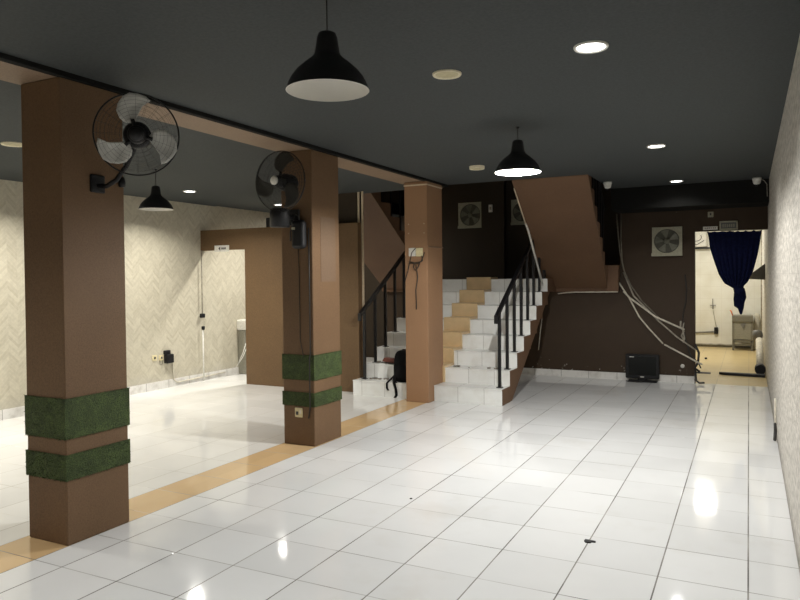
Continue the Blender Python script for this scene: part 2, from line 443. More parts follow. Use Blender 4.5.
for x in (-3.655, -3.45):
    for z in (2.03, 2.14): mb.box(x-0.005, x+0.005, P3[2]-0.004, P3[2]+0.002, z-0.005, z+0.005)
mb.build('wall_plug', MT['trim'], p3)
MB().box(P2[1]-0.002, P2[1]+0.0025, 5.27, 5.52, 1.47, 2.06).build('lighter_patch', MT['patch'], p2)  # rectangle of slightly lighter brown on the right face

# ------------------------------------------------------------------ staircase
X0, X1 = -4.55, -2.55
RUN, RISE, Y0, Z1 = 0.293, 0.182, 7.66, 0.19
LAND = Z1 + 7*RISE   # 1.464
st = thing('staircase', 'wide white tiled staircase with an orange tile runner behind the plain pillar', 'stairs', ((X0+X1)/2, Y0, 0))
def side_split(mb, parent, name):
    """faces pointing sideways are brown paint"""
    o = mb.build(name, [MT['step'], MT['stair_brown']], parent)
    for p in o.data.polygons:
        if abs(p.normal.x) > 0.9: p.material_index = 1
    return o
for k in range(8):
    y = Y0 + RUN*k; zt = Z1 + RISE*k; zb = 0 if k == 0 else zt - RISE - 0.004
    y2 = y + RUN + (0.0 if k == 0 else 0.02)
    mb = MB()
    spans = [(X0, P3[0]-0.002), (P3[1]+0.002, X1)] if k == 0 else [(X0, X1)]
    for a, b in spans:
        mb.box(a, b, y, y2, zb, zt - 0.012); mb.box(a, b, y - 0.008, y2, zt - 0.012, zt)
    s = side_split(mb, st, 'step')
    if k > 0:
        o = MB().bbox(-3.765, -3.385, y - 0.03, y2 - 0.02, zb + 0.006, zt + 0.03, 0.004, 1).build('orange_tile', MT['orange'], s)
mb = MB().prism([(7.68, 0.001), (8.04, 0.001), (9.85, 1.27), (10.0, 1.27), (9.72, 1.275)], X0+0.003, X1-0.003)
mb.build('stair_slab', MT['stair_brown'], st)
mb = MB().box(X0, X1, 10.004, 10.22, 1.27, LAND); mb.box(-5.49, -1.655, 10.22, YW-0.135, 1.272, LAND)
side = mb.build('landing', [MT['step'], MT['stair_brown']], st)
for p in side.data.polygons:
    if p.normal.z < 0.9: p.material_index = 1

def upper_flight(x0, x1, label, skew=0.0):
    t = thing('upper_staircase', label, 'stairs', ((x0+x1)/2, 10.2, LAND))
    YU, RU = 10.20, 0.287
    poly = [(10.3, 1.262), (8.165, 2.665), (8.165, LAND + RISE*7)]
    for j in range(6, -1, -1):
        poly += [(YU - RU*(j+1), LAND + RISE*(j+1)), (YU - RU*j, LAND + RISE*(j+1))]
    poly = [poly[0], poly[1], poly[2]] + poly[4:]
    poly += [(YU, LAND+0.002), (10.3, LAND+0.002)]
    mb = MB().prism(poly, x0, x1); mb.v = [(v[0] + skew*(10.3 - v[1]), v[1], v[2]) for v in mb.v]
    mb.build('flight', MT['stair_brown'], t)
    return t
uf = upper_flight(-2.735, -1.82, 'brown upper stair flight on the right rising toward the ceiling from the landing', 0.075)
MB().box(-1.81, -1.655, 10.18, 10.299, 1.268, 1.645).build('end_block', MT['stair_brown'], uf)
ufl = upper_flight(-5.45, -4.555, 'brown upper stair flight on the left half hidden behind the partition')

def railing(x, label, drop):
    t = thing('stair_railing', label, 'railing', (x, 7.78, Z1), group='black railings of the lower stairs')
    z = lambda y: 1.035 + 0.621*(y - 7.70)
    y1 = 9.72
    mb = MB(); mb.prism([(7.685, z(7.685)-0.022), (y1, z(y1)-0.022), (y1, z(y1)+0.022), (7.685, z(7.685)+0.022)], x-0.022, x+0.022)
    mb.box(x-0.02, x+0.02, 7.67, 7.70, z(7.685)-0.075, z(7.685)+0.022)
    mb.build('handrail', MT['bmetal'], t)
    for k in range(7):
        y = 7.80 + RUN*k; zb = Z1 + RISE*k
        b = MB().box(x-0.016, x+0.016, y-0.016, y+0.016, zb, z(y)-0.015); b.box(x-0.035, x+0.035, y-0.03, y+0.03, zb, zb+0.008)
        b.build('baluster', MT['bmetal'], t)
    mb = MB().box(x-0.02, x+0.02, 9.80, 9.84, LAND, 2.52); mb.build('newel_post', MT['bmetal'], t)
railing(-2.625, 'black metal stair railing on the right side of the white stairs', True)
railing(-4.455, 'black metal stair railing left of the plain pillar beside the partition', True)

def upper_railing(x, label, skew=0.0):
    t = thing('stair_railing', label, 'railing', (x, 10.1, LAND), group='black railings of the upper flights')
    YU, RU = 10.20, 0.287
    z = lambda y: LAND + RISE + 0.80 + (RISE/RU)*(10.1 - y)
    def bl(mb, name):
        mb.v = [(v[0] + skew*(10.3 - v[1]), v[1], v[2]) for v in mb.v]; mb.build(name, MT['bmetal'], t)
    bl(MB().prism([(10.12, z(10.12)-0.02), (8.2, z(8.2)-0.02), (8.2, z(8.2)+0.02), (10.12, z(10.12)+0.02)], x-0.02, x+0.02), 'handrail')
    for j in range(7):
        y = YU - RU*(j+0.5); zb = LAND + RISE*(j+1)
        bl(MB().box(x-0.012, x+0.012, y-0.012, y+0.012, zb, z(y)), 'baluster')
upper_railing(-1.86, 'dark stair railing on the right upper flight by the back wall', 0.075)
upper_railing(-4.62, 'dark stair railing on the left upper flight under the ceiling')

# ------------------------------------------------------------------ lamps: pendants, downlights and added fill
def lampdata(name, kind, loc, energy, col, size=0.1, rot=(0,0,0), spread=None, blend=None):
    d = bpy.data.lights.new(name, kind); d.energy = energy; d.color = col
    if kind == 'AREA':
        d.shape = 'DISK'; d.size = size
        if spread: d.spread = spread
    elif kind == 'SPOT': d.spot_size = spread or 2.4; d.spot_blend = blend or 0.6; d.shadow_soft_size = size
    else: d.shadow_soft_size = size
    o = bpy.data.objects.new(name, d); COL.objects.link(o); o.location = loc; o.rotation_euler = rot
    return o

def make_pendant(x, y, zrim, zc, dia, label, lit=False):
    t = thing('pendant_lamp', label, 'pendant lamp', (x, y, zrim), group='black bell pendant lamps')
    R_ = dia/2; H = dia*0.70; n = 40
    out = [(1.0, 0), (0.985, 0.03), (0.95, 0.10), (0.87, 0.215), (0.74, 0.335), (0.56, 0.45), (0.42, 0.53), (0.335, 0.585), (0.30, 0.64), (0.275, 0.75), (0.245, 0.90), (0.21, 0.97), (0.11, 1.0), (0.0, 1.0)]
    o = MB().lathe([(r*R_, z*H) for r, z in out], (x, y, zrim), n).build('shade', MT['lampb'], t)
    inn = [(0.985, 0.004), (0.965, 0.04), (0.93, 0.105), (0.845, 0.21), (0.71, 0.325), (0.53, 0.435), (0.38, 0.52), (0.25, 0.55), (0, 0.55)]
    MB().lathe([(1.0*R_, 0), (0.985*R_, -0.002)] + [(r*R_, z*H) for r, z in inn], (x, y, zrim), n).build('shade_lining', MT['lampw'], t)
    MB().tube([(x, y, zrim+H-0.002), (x, y, zc)], 0.003, 8).build('cord', MT['cable'], t)
    MB().lathe([(0.0, 0), (0.012, 0), (0.012, 0.012), (0.0, 0.012)], (x, y, zc-0.012), 16).build('ceiling_rose', MT['bplast'], t)
    MB().lathe([(0, 0.0), (0.018, 0.004), (0.030, 0.022), (0.031, 0.04), (0.018, 0.075), (0.016, 0.10), (0, 0.10)], (x, y, zrim+H*0.30), 20).build('bulb', MT['bulb'] if lit else MT['lampw'], t)
    return t
make_pendant(-1.512, 2.373, 2.255, ZC, 0.336, 'largest nearest black bell pendant lamp, unlit, hanging at top centre')
make_pendant(-1.617, 5.288, 2.317, ZC, 0.362, 'brightly lit black bell pendant lamp hanging in front of the stairs', True)
make_pendant(-5.40, 5.205, 2.222, 2.63, 0.342, 'black bell pendant lamp in the left room seen beside the nearest pillar')

def downlight(x, y, z, dia, label, lit, group, hang=0.0):
    t = thing('downlight', label, 'downlight', (x, y, z), group=group)
    r = dia/2
    MB().lathe([(r*0.80, 0.0), (r*0.82, -0.008-hang), (r*0.95, -0.012-hang), (r, -0.006-hang), (r, 0.0)], (x, y, z), 32).build('ring', MT['ring'] if not lit else MT['wplast'], t)
    MB().lathe([(0, -0.004-hang), (r*0.82, -0.004-hang)], (x, y, z), 32).build('diffuser', MT['glow'] if lit else MT['dead'], t)
G1, G2 = 'lit round ceiling downlights', 'unlit round ceiling downlights'
LIT = [(-0.717, 3.617, ZC, 0.175, 'brightest nearest lit downlight in the black ceiling on the right', 0.32),
       (-0.746, 6.665, ZC, 0.165, 'lit downlight in the right ceiling, second from the camera', 0.42),
       (-0.803, 9.28, ZC, 0.165, 'lit downlight closest to the back wall bulkhead', 0.13),
       (-6.298, 6.629, 2.62, 0.165, 'lit downlight in the left ceiling above the herringbone wall', 1.0),
       (-6.34, 7.72, 2.62, 0.165, 'lit downlight seen through the black wall fan guard', 1.0)]
LIT[4] = (-6.30, 8.50, 2.617, 0.165, LIT[4][4], 1.0)
for x, y, z, d, l, e in LIT: downlight(x, y, z, d, l, True, G1)
downlight(-1.548, 3.70, ZC, 0.168, 'unlit cream downlight between the two pendant lamps', False, G2)
downlight(-2.567, 6.933, ZC, 0.16, 'unlit downlight hanging loose left of the lit pendant lamp', False, G2, 0.02)
downlight(-5.388, 3.671, 2.632, 0.19, 'unlit cream downlight left of the nearest pillar', False, G2)

NEU, WARM = (1.0, 0.985, 0.95), (1.0, 0.955, 0.87)
DL = 24
def dl(x, y, z, e, c): lampdata('downlight_and_fill_lamp', 'AREA', (x, y, z-0.02), e*DL, c, 0.13, spread=math.radians(140))
for i, (x, y, z, d, l, e) in enumerate(LIT): dl(x, y, z, e, NEU if i < 3 else WARM)
for x, y, e, c in ((-0.72, 0.55, 0.22, NEU), (-2.5, 0.5, 0.6, NEU), (-6.3, 4.55, 1.0, WARM), (-6.3, 2.4, 1.0, WARM), (-5.0, 0.2, 0.5, WARM)):  # unseen lamps without fixtures: front ones added as fill, left-wall ones extend the row
    dl(x, y, 2.63, e, c)
lampdata('pendant_bulb_lamp', 'POINT', (-1.617, 5.288, 2.352), 145, NEU, 0.02)
lampdata('kitchen_lamp', 'AREA', (-0.80, 13.8, 2.70), 32, (1.0, 0.97, 0.88), 0.5)
lampdata('rear_left_fill', 'AREA', (-6.4, 10.2, 2.58), 14, WARM, 0.13)  # unseen fill lamp added to brighten the left flight's soffit

# ------------------------------------------------------------------ wall fans
BL = [(45,-180),(20,-197),(-20,-203),(-60,-200),(-90,-175),(-108,-135),(-110,-100),(-90,-65),(-65,-50),(-35,-50),(-15,-65),(-5,-100),(10,-145)]
def guard_mesh(rad, y_front, y_mid, nrings, nspokes, wire):
    mb = MB()
    def ring(r, y, w): mb.tube([(r*math.cos(2*PI*i/48), y, r*math.sin(2*PI*i/48)) for i in range(48)], w, 5, True)
    rr = lambda f: y_mid + (y_front - y_mid)*math.sqrt(max(0, 1 - f**2.6))
    for i in range(1, nrings): ring(rad*(0.2+0.8*i/nrings), rr(0.2+0.8*i/nrings), wire)
    for k in range(nspokes):
        a = 2*PI*k/nspokes
        mb.tube([(rad*f*math.cos(a), rr(f), rad*f*math.sin(a)) for f in (0.18, 0.45, 0.7, 0.87, 0.96, 1.0)], wire*0.9, 4, caps=False)
    return mb
def wall_fan(loc, yaw, tilt, rad, blade_mat, label, blade_base, wire, nr=9, ns=20):
    t = thing('wall_fan', label, 'fan', loc, (tilt, 0, yaw), 'wall fans on the pillars')
    MBx = lambda: MB()
    guard_mesh(rad, -0.085, 0.0, nr, ns, wire).build('front_guard', MT['bmetal'], t, False)
    guard_mesh(rad, 0.10, 0.0, 7, 20, wire).build('back_guard', MT['bmetal'], t, False)
    MB().tube([(rad*math.cos(2*PI*i/64), 0, rad*math.sin(2*PI*i/64)) for i in range(64)], 0.0045, 8, True).build('guard_rim', MT['bmetal'], t, False)
    MB().lathe([(0, -0.095), (0.030, -0.094), (0.037, -0.085), (0.037, -0.075), (0, -0.075)], n=24, axis='y').build('guard_badge', MT['bmetal'] if blade_mat is MT['blade'] else MT['wplast'], t, False)
    MB().lathe([(0, -0.06), (0.04, -0.055), (0.05, -0.03), (0.05, 0.03), (0, 0.03)], n=24, axis='y').build('hub', MT['bplast'], t, False)
    k = rad/0.222*0.00108
    base = math.atan2(135, -55)
    for q in blade_base:
        mb = MB(); ang = math.radians(q) - base; pts = []
        cx = sum(p[0] for p in BL)/len(BL); cz = -sum(p[1] for p in BL)/len(BL)
        def tr(px, pz):
            x = px*k; z = pz*k; r = math.hypot(x, z)
            y = -0.012 + 0.16*(( -x*0.93 - z*0.38))*0.35
            return (x*math.cos(ang) - z*math.sin(ang), y, x*math.sin(ang) + z*math.cos(ang))
        # rings of the outline toward the centre give the blade its curve
        fr = [1.0, 0.8, 0.55, 0.3, 0.0]; vs = []; n = len(BL)
        for f in fr[:-1]:
            for (a, b) in BL:
                q_ = tr(cx + (a-cx)*f, cz + (-b-cz)*f); vs.append((q_[0], q_[1] + 0.012*(1-f), q_[2]))
        q_ = tr(cx, cz); vs.append((q_[0], q_[1]+0.014, q_[2]))
        fs = []
        for i in range(3):
            for j in range(n): fs.append((i*n+j, i*n+(j+1) % n, (i+1)*n+(j+1) % n, (i+1)*n+j))
        for j in range(n): fs.append((3*n+j, 3*n+(j+1) % n, 4*n))
        mb.add(vs, fs, True)
        a = math.radians(q)
        o = mb.build('blade', blade_mat, t, False)
        sol = o.modifiers.new('thickness', 'SOLIDIFY'); sol.thickness = 0.002
        arm = MB().tube([(0.03*math.cos(a), -0.01, 0.03*math.sin(a)), (0.085*math.cos(a), -0.012, 0.085*math.sin(a))], 0.012, 6)
        arm.build('blade_root', MT['bplast'], o, False)
    MB().lathe([(0, 0.02), (0.06, 0.02), (0.075, 0.05), (0.075, 0.15), (0.05, 0.19), (0, 0.19)], n=28, axis='y').build('motor', MT['bplast'], t, False)
    return t
f1 = wall_fan((-3.02, 2.78, 2.305), math.radians(45), math.radians(8), 0.222, MT['blade'], 'wall fan with three pale metal blades on the nearest pillar', (104, 224, 345), 0.0006)
MB().bbox(-3.45, -3.425, 2.81, 2.91, 2.02, 2.125, 0.006, 1).build('wall_plate', MT['bplast'], f1)
MB().tube([(-3.43, 2.86, 2.06), (-3.37, 2.87, 2.055), (-3.31, 2.89, 2.09), (-3.25, 2.91, 2.17), (-3.19, 2.92, 2.27), (-3.12, 2.88, 2.32)], 0.014, 10).build('arm', MT['bplast'], f1)
MB().lathe([(0, -0.03), (0.018, -0.028), (0.022, 0.0), (0.016, 0.03), (0, 0.032)], (-3.425, 3.03, 2.10), 14).build('switch_knob', MT['bplast'], f1)
f2 = wall_fan((-3.545, 4.80, 2.325), math.radians(-2), 0.0, 0.256, MT['fblade'], 'black oscillating wall fan on the middle pillar with a pale round badge', (80, 200, 320), 0.0011, 18, 56)
MB().lathe([(0, -0.1), (0.085, -0.1), (0.085, 0.035), (0.07, 0.06), (0, 0.06)], (-3.60, 4.86, 2.045), 24).build('motor_base', MT['bplast'], f2)
MB().tube([(-3.60, 4.90, 2.05), (-3.63, 5.0, 2.04), (-3.65, 5.135, 2.05)], 0.022, 10).build('arm', MT['bplast'], f2)
MB().bbox(-3.70, -3.58, 5.115, 5.14, 1.98, 2.12, 0.006, 1).build('wall_plate', MT['bplast'], f2)

t = thing('fan_controller', 'black fan control box hanging with looped cables under the black wall fan', 'control box', (-3.59, 5.14, 1.78))
MB().bbox(-3.635, -3.50, 5.06, 5.138, 1.765, 2.02, 0.034, 4).build('housing', MT['bplast'], t)
MB().box(-3.62, -3.585, 5.056, 5.062, 1.935, 1.955).build('dial_label', MT['offw'], t)
mb = MB().tube([(-3.63, 5.10, 1.98), (-3.66, 5.10, 2.03), (-3.70, 5.12, 2.06), (-3.72, 5.12, 2.0)], 0.007, 6)
mb.tube([(-3.57, 5.10, 1.98), (-3.56, 5.09, 2.05), (-3.59, 5.08, 2.07), (-3.62, 5.09, 2.03), (-3.61, 5.1, 1.98)], 0.006, 6)
mb.tube([(-3.655, 5.12, 1.98), (-3.68, 5.125, 1.92), (-3.685, 5.13, 1.84)], 0.006, 6)
mb.build('cable', MT['cable'], t)
o = MB().tube([(-3.60, 5.132, 1.78), (-3.598, 5.136, 1.5), (-3.596, 5.136, 0.95), (-3.55, 5.12, 0.80)], 0.0028, 6)
single(o, 'power_cable', MT['cable'], (-3.6, 5.136, 0.8), 'thin dark cable running down the left face of the middle pillar', 'cable')
o = MB().tube([(-3.49, 5.133, 1.95), (-3.487, 5.133, 1.4), (-3.487, 5.133, 0.83), (-3.487, 5.118, 0.80), (-3.487, 5.118, 0.36), (-3.50, 5.133, 0.33), (-3.515, 5.133, 0.25)], 0.0055, 6)
single(o, 'power_cable', MT['cable'], (-3.487, 5.133, 0.25), 'thicker dark cable along the front corner of the middle pillar over the turf', 'cable')

def socket(mb_fn, label, loc, cat='socket'):
    pass
t = thing('power_socket', 'cream power socket low on the middle pillar below the turf bands', 'socket', (-3.62, 5.14, 0.295))
MB().bbox(-3.662, -3.578, 5.128, 5.141, 0.252, 0.338, 0.006, 1).build('plate', MT['cream'], t)
MB().box(-3.645, -3.62, 5.124, 5.129, 0.275, 0.305).build('outlet', MT['ink'], t)
MB().box(-3.605, -3.595, 5.124, 5.129, 0.285, 0.32).build('rocker', MT['wplast'], t)

t = thing('light_switch', 'cream double switch plate with tangled cables on the plain pillar', 'switch', (-3.558, 7.50, 1.80))
MB().bbox(-3.653, -3.562, 7.488, 7.501, 1.755, 1.855, 0.005, 1).build('switch_plate', MT['wplast'], t)
MB().bbox(-3.558, -3.466, 7.488, 7.501, 1.752, 1.852, 0.005, 1).build('socket_plate', MT['cream'], t)
mb = MB()
for pts in ([(-3.56,7.485,1.85),(-3.60,7.47,1.80),(-3.63,7.475,1.70),(-3.66,7.48,1.58),(-3.705,7.49,1.46)], [(-3.64,7.48,1.69),(-3.56,7.47,1.675),(-3.48,7.47,1.69),(-3.45,7.47,1.75),(-3.44,7.48,1.80)],
            [(-3.63,7.475,1.672),(-3.52,7.465,1.665),(-3.46,7.47,1.70),(-3.47,7.47,1.76)], [(-3.57,7.47,1.67),(-3.58,7.47,1.62),(-3.56,7.47,1.585),(-3.52,7.47,1.62),(-3.50,7.47,1.67)],
            [(-3.55,7.47,1.66),(-3.53,7.48,1.5),(-3.56,7.487,1.35),(-3.555,7.488,1.12)]):
    mb.tube(pts, 0.0055, 6)
mb.build('cable', MT['cable'], t)

# sockets on the left wall
def wall_socket_left(y, z, label, s=0.075):
    t = thing('power_socket', label, 'socket', (XL, y, z))
    MB().bbox(XL-0.001, XL+0.014, y-s/2, y+s/2, z-s/2, z+s/2, 0.004, 1).build('plate', MT['cream'], t)
    MB().box(XL+0.012, XL+0.017, y-0.014, y+0.014, z-0.014, z+0.014).build('outlet', MT['ink'], t)
    return t
wall_socket_left(6.90, 0.44, 'cream wall socket on the herringbone wall, farthest left of the pair')
t = wall_socket_left(7.02, 0.43, 'cream wall socket on the herringbone wall beside the black adapter')
MB().tube([(XL+0.012, 6.985, 0.40), (XL+0.02, 6.985, 0.34), (XL+0.02, 7.02, 0.33), (XL+0.012, 7.045, 0.40)], 0.003, 6).build('wire', MT['cable'], t)
wall_socket_left(4.66, 0.42, 'small cream wall socket just left of the nearest pillar')
t = thing('power_adapter', 'black power adapter plugged into the herringbone wall', 'adapter', (XL, 7.13, 0.42))
MB().bbox(XL-0.001, XL+0.07, 7.07, 7.20, 0.345, 0.47, 0.012, 2).build('body', MT['bplast'], t)
MB().bbox(XL-0.001, XL+0.05, 7.06, 7.16, 0.47, 0.525, 0.008, 1).build('plug', MT['bplast'], t)
mb = MB().tube([(XL+0.015, 7.22, 0.40), (XL+0.015, 7.23, 0.25), (XL+0.016, 7.235, 0.10), (XL+0.02, 7.30, 0.055), (XL+0.02, 7.7, 0.06), (XL+0.02, 8.3, 0.07)], 0.009, 6)
single(mb, 'cable_trunking', MT['pipe'], (XL+0.01, 7.2, 0.05), 'thin white cable dropping from the adapter and along the left skirting', 'cable')
t = thing('door_pull_cord', 'vertical cord with black clips at the left side of the partition opening', 'cord', (XL+0.04, 7.80, 0))
MB().tube([(XL+0.04, 7.80, 1.925), (XL+0.04, 7.80, 0.98)], 0.009, 6).build('upper_cord', MT['gpipe'], t)
MB().tube([(XL+0.045, 7.80, 0.78), (XL+0.05, 7.80, 0.0)], 0.011, 6).build('lower_conduit', MT['wplast'], t)
MB().bbox(XL+0.01, XL+0.075, 7.77, 7.83, 0.94, 1.0, 0.008, 1).build('switch', MT['bplast'], t)
MB().bbox(XL+0.03, XL+0.075, 7.78, 7.82, 0.76, 0.815, 0.008, 1).build('clip', MT['bplast'], t)
# sink behind the opening
t = thing('wash_basin', 'small white basin on a grey pedestal behind the partition opening', 'basin', (-7.14, 8.62, 0))
MB().bbox(XL-0.001, -7.05, 8.60, 8.90, 0.70, 0.86, 0.02, 2).build('bowl', MT['wplast'], t)
MB().bbox(XL+0.01, -7.09, 8.62, 8.84, 0.0, 0.70, 0.02, 2).build('pedestal', MT['steel'], t)
mb = MB().tube([(-7.13, 8.50, 0.18), (-7.08, 8.56, 0.35), (-7.05, 8.60, 0.5)], 0.007, 6).tube([(-7.16, 8.48, 0.12), (-7.08, 8.55, 0.28), (-7.04, 8.60, 0.42)], 0.007, 6)
mb.build('hose', MT['wplast'], t)
# sign under the header
def sign(x0, x1, y, z0, z1, label, marks, loc):
    t = thing('sign', label, 'sign', loc)
    MB().box(x0, x1, y-0.008, y, z0, z1).build('panel', MT['wplast'], t)
    MB_ = MB()
    w = x1-x0; h = z1-z0
    for a, b, c, d in marks: MB_.box(x0+a*w, x0+b*w, y-0.010, y-0.0075, z0+c*h, z0+d*h)
    MB_.build('lettering', MT['ink'] , t)
t = thing('sign', 'small white sign with dark lettering hanging from the partition header', 'sign', (-6.83, 7.83, 1.91))
MB().box(-6.965, -6.70, 7.818, 7.829, 1.905, 1.995).build('panel', MT['wplast'], t)
mb = MB(); mb.add([(-6.89,7.816,1.95),(-6.865,7.816,1.975),(-6.865,7.816,1.925)], [(0,1,2)])
mb.box(-6.865, -6.855, 7.815, 7.819, 1.925, 1.975)
for i in range(4): mb.box(-6.835+i*0.022, -6.82+i*0.022, 7.815, 7.819, 1.935, 1.965)
mb.build('lettering', MT['ink'], t)

# ------------------------------------------------------------------ exhaust fans
def exhaust(x0, x1, y, z0, z1, label, dim=1.0):
    t = thing('exhaust_fan', label, 'exhaust fan', ((x0+x1)/2, y, z0), group='square exhaust fans set in the walls')
    cx, cz = (x0+x1)/2, (z0+z1)/2; h = (x1-x0)/2; hz = (z1-z0)/2; r = h*0.87; n = 48
    vs = []; fs = []
    for j in range(n):
        a = 2*PI*j/n; c, s_ = math.cos(a), math.sin(a)
        k = 1/max(abs(c), abs(s_))
        ox, oz = c*k*h, s_*k*hz
        vs += [(cx+ox, y-0.03, cz+oz), (cx+c*r, y-0.03, cz+s_*r), (cx+c*r, y-0.004, cz+s_*r), (cx+ox, y, cz+oz)]
    for j in range(n):
        k = (j+1) % n
        for q in range(3): fs.append((j*4+q, k*4+q, k*4+q+1, j*4+q+1))
        fs.append((j*4+3, k*4+3, k*4, j*4))
    mb = MB().add(vs, fs)
    mb.box(x0-0.008, x1+0.008, y-0.04, y, z0-0.012, z0+0.03); mb.box(x1-0.03, x1+0.008, y-0.04, y, z0+0.03, z1)
    mb.build('frame', MT['offw'], t)
    MB().lathe([(0, -0.006), (r, -0.006)], (cx, y, cz), 40, 'y').build('back_plate', MT['darkin'], t)
    MB().lathe([(0, -0.028), (r*0.2, -0.026), (r*0.24, -0.012), (0, -0.012)], (cx, y, cz), 24, 'y').build('hub', MT['greyb'], t)
    for q in range(5):
        a0 = 2*PI*q/5 + 0.5; pts = [(0.2, -0.12), (0.55, -0.32), (0.92, -0.36), (0.95, 0.05), (0.9, 0.34), (0.5, 0.26), (0.2, 0.12)]
        vs = []
        for rr, da in pts: vs.append((cx + rr*r*math.cos(a0+da), y-0.017-0.02*da, cz + rr*r*math.sin(a0+da)))
        o = MB().add(vs, [list(range(len(vs)))]).build('blade', MT['greyb'], t)
        sol = o.modifiers.new('thickness', 'SOLIDIFY'); sol.thickness = 0.0015
exhaust(-1.21, -0.825, YB, 1.775, 2.165, 'square exhaust fan on the brown back wall left of the doorway')
exhaust(-4.565, -4.125, YW, 2.365, 2.80, 'square exhaust fan high on the landing wall left of the wall column')
exhaust(-3.60, -3.22, YW, 2.385, 2.80, 'square exhaust fan on the landing wall half hidden by the stair soffit')
t = thing('light_switch', 'small white switch on the column of the landing wall', 'switch', (-4.0, YW-0.13, 2.70))
MB().bbox(-3.965, -3.895, YW-0.145, YW-0.128, 2.60, 2.73, 0.005, 1).build('plate', MT['wplast'], t)
MB().box(-3.945, -3.915, YW-0.15, YW-0.144, 2.64, 2.69).build('rocker', MT['offw'], t)

# ------------------------------------------------------------------ back wall conduits and television
yw = YB-0.03
def conduit(pts, r, mat, label, loc=None, cat='conduit', group=None, name='conduit'):
    mb = MB().tube(pts, r, 8)
    return single(mb, name, mat, loc or pts[-1], label, cat, group)
GP = 'fallen conduits on the back wall'
conduit([(-1.669,yw,1.406),(-1.52,yw,1.174),(-1.388,yw,0.914),(-1.257,yw,0.748),(-1.07,yw,0.54)], 0.011, MT['pipe'], 'pale bent conduit drooping from the landing corner, lowest upper piece', group=GP)
conduit([(-1.055,yw,0.53),(-0.803,yw-0.02,0.399),(-0.565,yw-0.03,0.272)], 0.012, MT['pipe'], 'pale straight conduit slanting to the doorway, lower piece above the television side', group=GP)
conduit([(-1.60,yw,1.27),(-1.506,yw-0.015,1.174),(-1.344,yw-0.015,1.052),(-1.171,yw-0.015,0.917),(-0.79,yw-0.02,0.744)], 0.013, MT['pipe'], 'thick pale conduit slanting right, topmost of the fallen pieces', group=GP)
conduit([(-1.60,yw,1.545),(-1.535,yw,1.39),(-1.461,yw+0.01,1.205),(-1.344,yw+0.01,1.083),(-1.113,yw+0.01,0.842),(-0.887,yw,0.637),(-0.645,yw,0.465)], 0.011, MT['gpipe'], 'greyish conduit running behind the others down to the door jamb', group=GP)
conduit([(-1.685,yw-0.02,2.38),(-1.67,yw-0.02,2.147),(-1.645,yw-0.02,1.85),(-1.60,yw-0.02,1.60),(-1.50,yw-0.01,1.36),(-1.344,yw,1.13),(-1.085,yw+0.01,0.86)], 0.009, MT['dpipe'], 'long dark conduit hanging from the bulkhead beside the upper flight', group=GP)
conduit([(-1.62,yw-0.03,2.38),(-1.625,yw-0.03,2.0),(-1.612,yw-0.03,1.7),(-1.565,yw-0.03,1.48)], 0.009, MT['dpipe'], 'short dull upright conduit hanging beside the right upper flight', group=GP)
conduit([(-1.675,yw-0.02,1.62),(-1.699,yw-0.02,1.40),(-1.66,yw-0.02,1.36)], 0.010, MT['pipe'], 'short pale conduit stub at the landing corner', group=GP)
conduit([(-2.52,10.19,1.238),(-2.40,10.185,1.254),(-2.27,10.185,1.262),(-1.662,10.185,1.266)], 0.008, MT['pipe'], 'thin white conduit lying along the lower edge of the right upper flight', (-2.1,10.19,1.26))
conduit([(-2.60,8.82,2.19),(-2.59,8.91,2.10),(-2.595,9.61,1.39)], 0.014, MT['wplast'], 'bright white conduit down the left edge of the stair soffit', (-2.618,9.2,1.9))
conduit([(-2.57,8.24,2.58),(-2.60,8.82,2.19)], 0.008, MT['trim'], 'dull conduit at the top of the stair soffit edge', (-2.61,8.5,2.4))
conduit([(-2.62,9.62,1.0),(-2.60,9.60,0.92),(-2.63,9.6,0.70),(-2.655,9.6,0.46)], 0.006, MT['gpipe'], 'thin pale wire dangling under the right side of the stairs', name='wire', cat='wire')
mb = MB().tube([(-0.785,YB-0.01,1.50),(-0.765,YB-0.012,1.30),(-0.775,YB-0.012,1.12),(-0.815,YB-0.012,0.94),(-0.80,YB-0.012,0.76),(-0.78,YB-0.012,0.6),(-0.717,YB-0.02,0.39),(-0.62,YB-0.03,0.30),(-0.585,YB-0.03,0.22)], 0.009, 6)
single(mb, 'cable', MT['cable'], (-0.78,YB-0.012,0.3), 'dark cable winding down the back wall beside the door jamb', 'cable')
mb = MB().tube([(-0.84,YB-0.01,0.86),(-0.845,YB-0.02,0.78),(-0.80,YB-0.03,0.72),(-0.83,YB-0.03,0.66),(-0.80,YB-0.03,0.60)], 0.014, 6)
mb.tube([(-0.80,YB-0.01,0.84),(-0.815,YB-0.03,0.74),(-0.79,YB-0.03,0.62),(-0.81,YB-0.03,0.56)], 0.010, 6)
single(mb, 'wire_bundle', MT['gpipe'], (-0.82,YB-0.02,0.6), 'pale tangled wire bundle at the end of the thick conduit', 'wire')
mb = MB().tube([(-0.66,YB-0.03,0.55),(-0.61,YB-0.04,0.43),(-0.62,YB-0.04,0.30),(-0.66,YB-0.04,0.22),(-0.60,YB-0.03,0.17)], 0.016, 7)
mb.tube([(-0.655,YB-0.02,0.20),(-0.645,YB-0.04,0.05),(-0.60,YB-0.06,0.02),(-0.54,YB-0.08,0.03)], 0.014, 7)
single(mb, 'wire_bundle', MT['cable'], (-0.62,YB-0.03,0.03), 'black wire bundle curled at the foot of the door jamb', 'wire')
t = thing('broken_socket', 'small white broken socket near the foot of the door jamb', 'socket', (-0.70, YB-0.01, 0.25))
MB().lathe([(0,-0.02),(0.02,-0.018),(0.028,-0.004),(0.028,0.0),(0,0)], (-0.82, YB-0.001, 0.235), 14, 'y').build('cap', MT['wplast'], t)
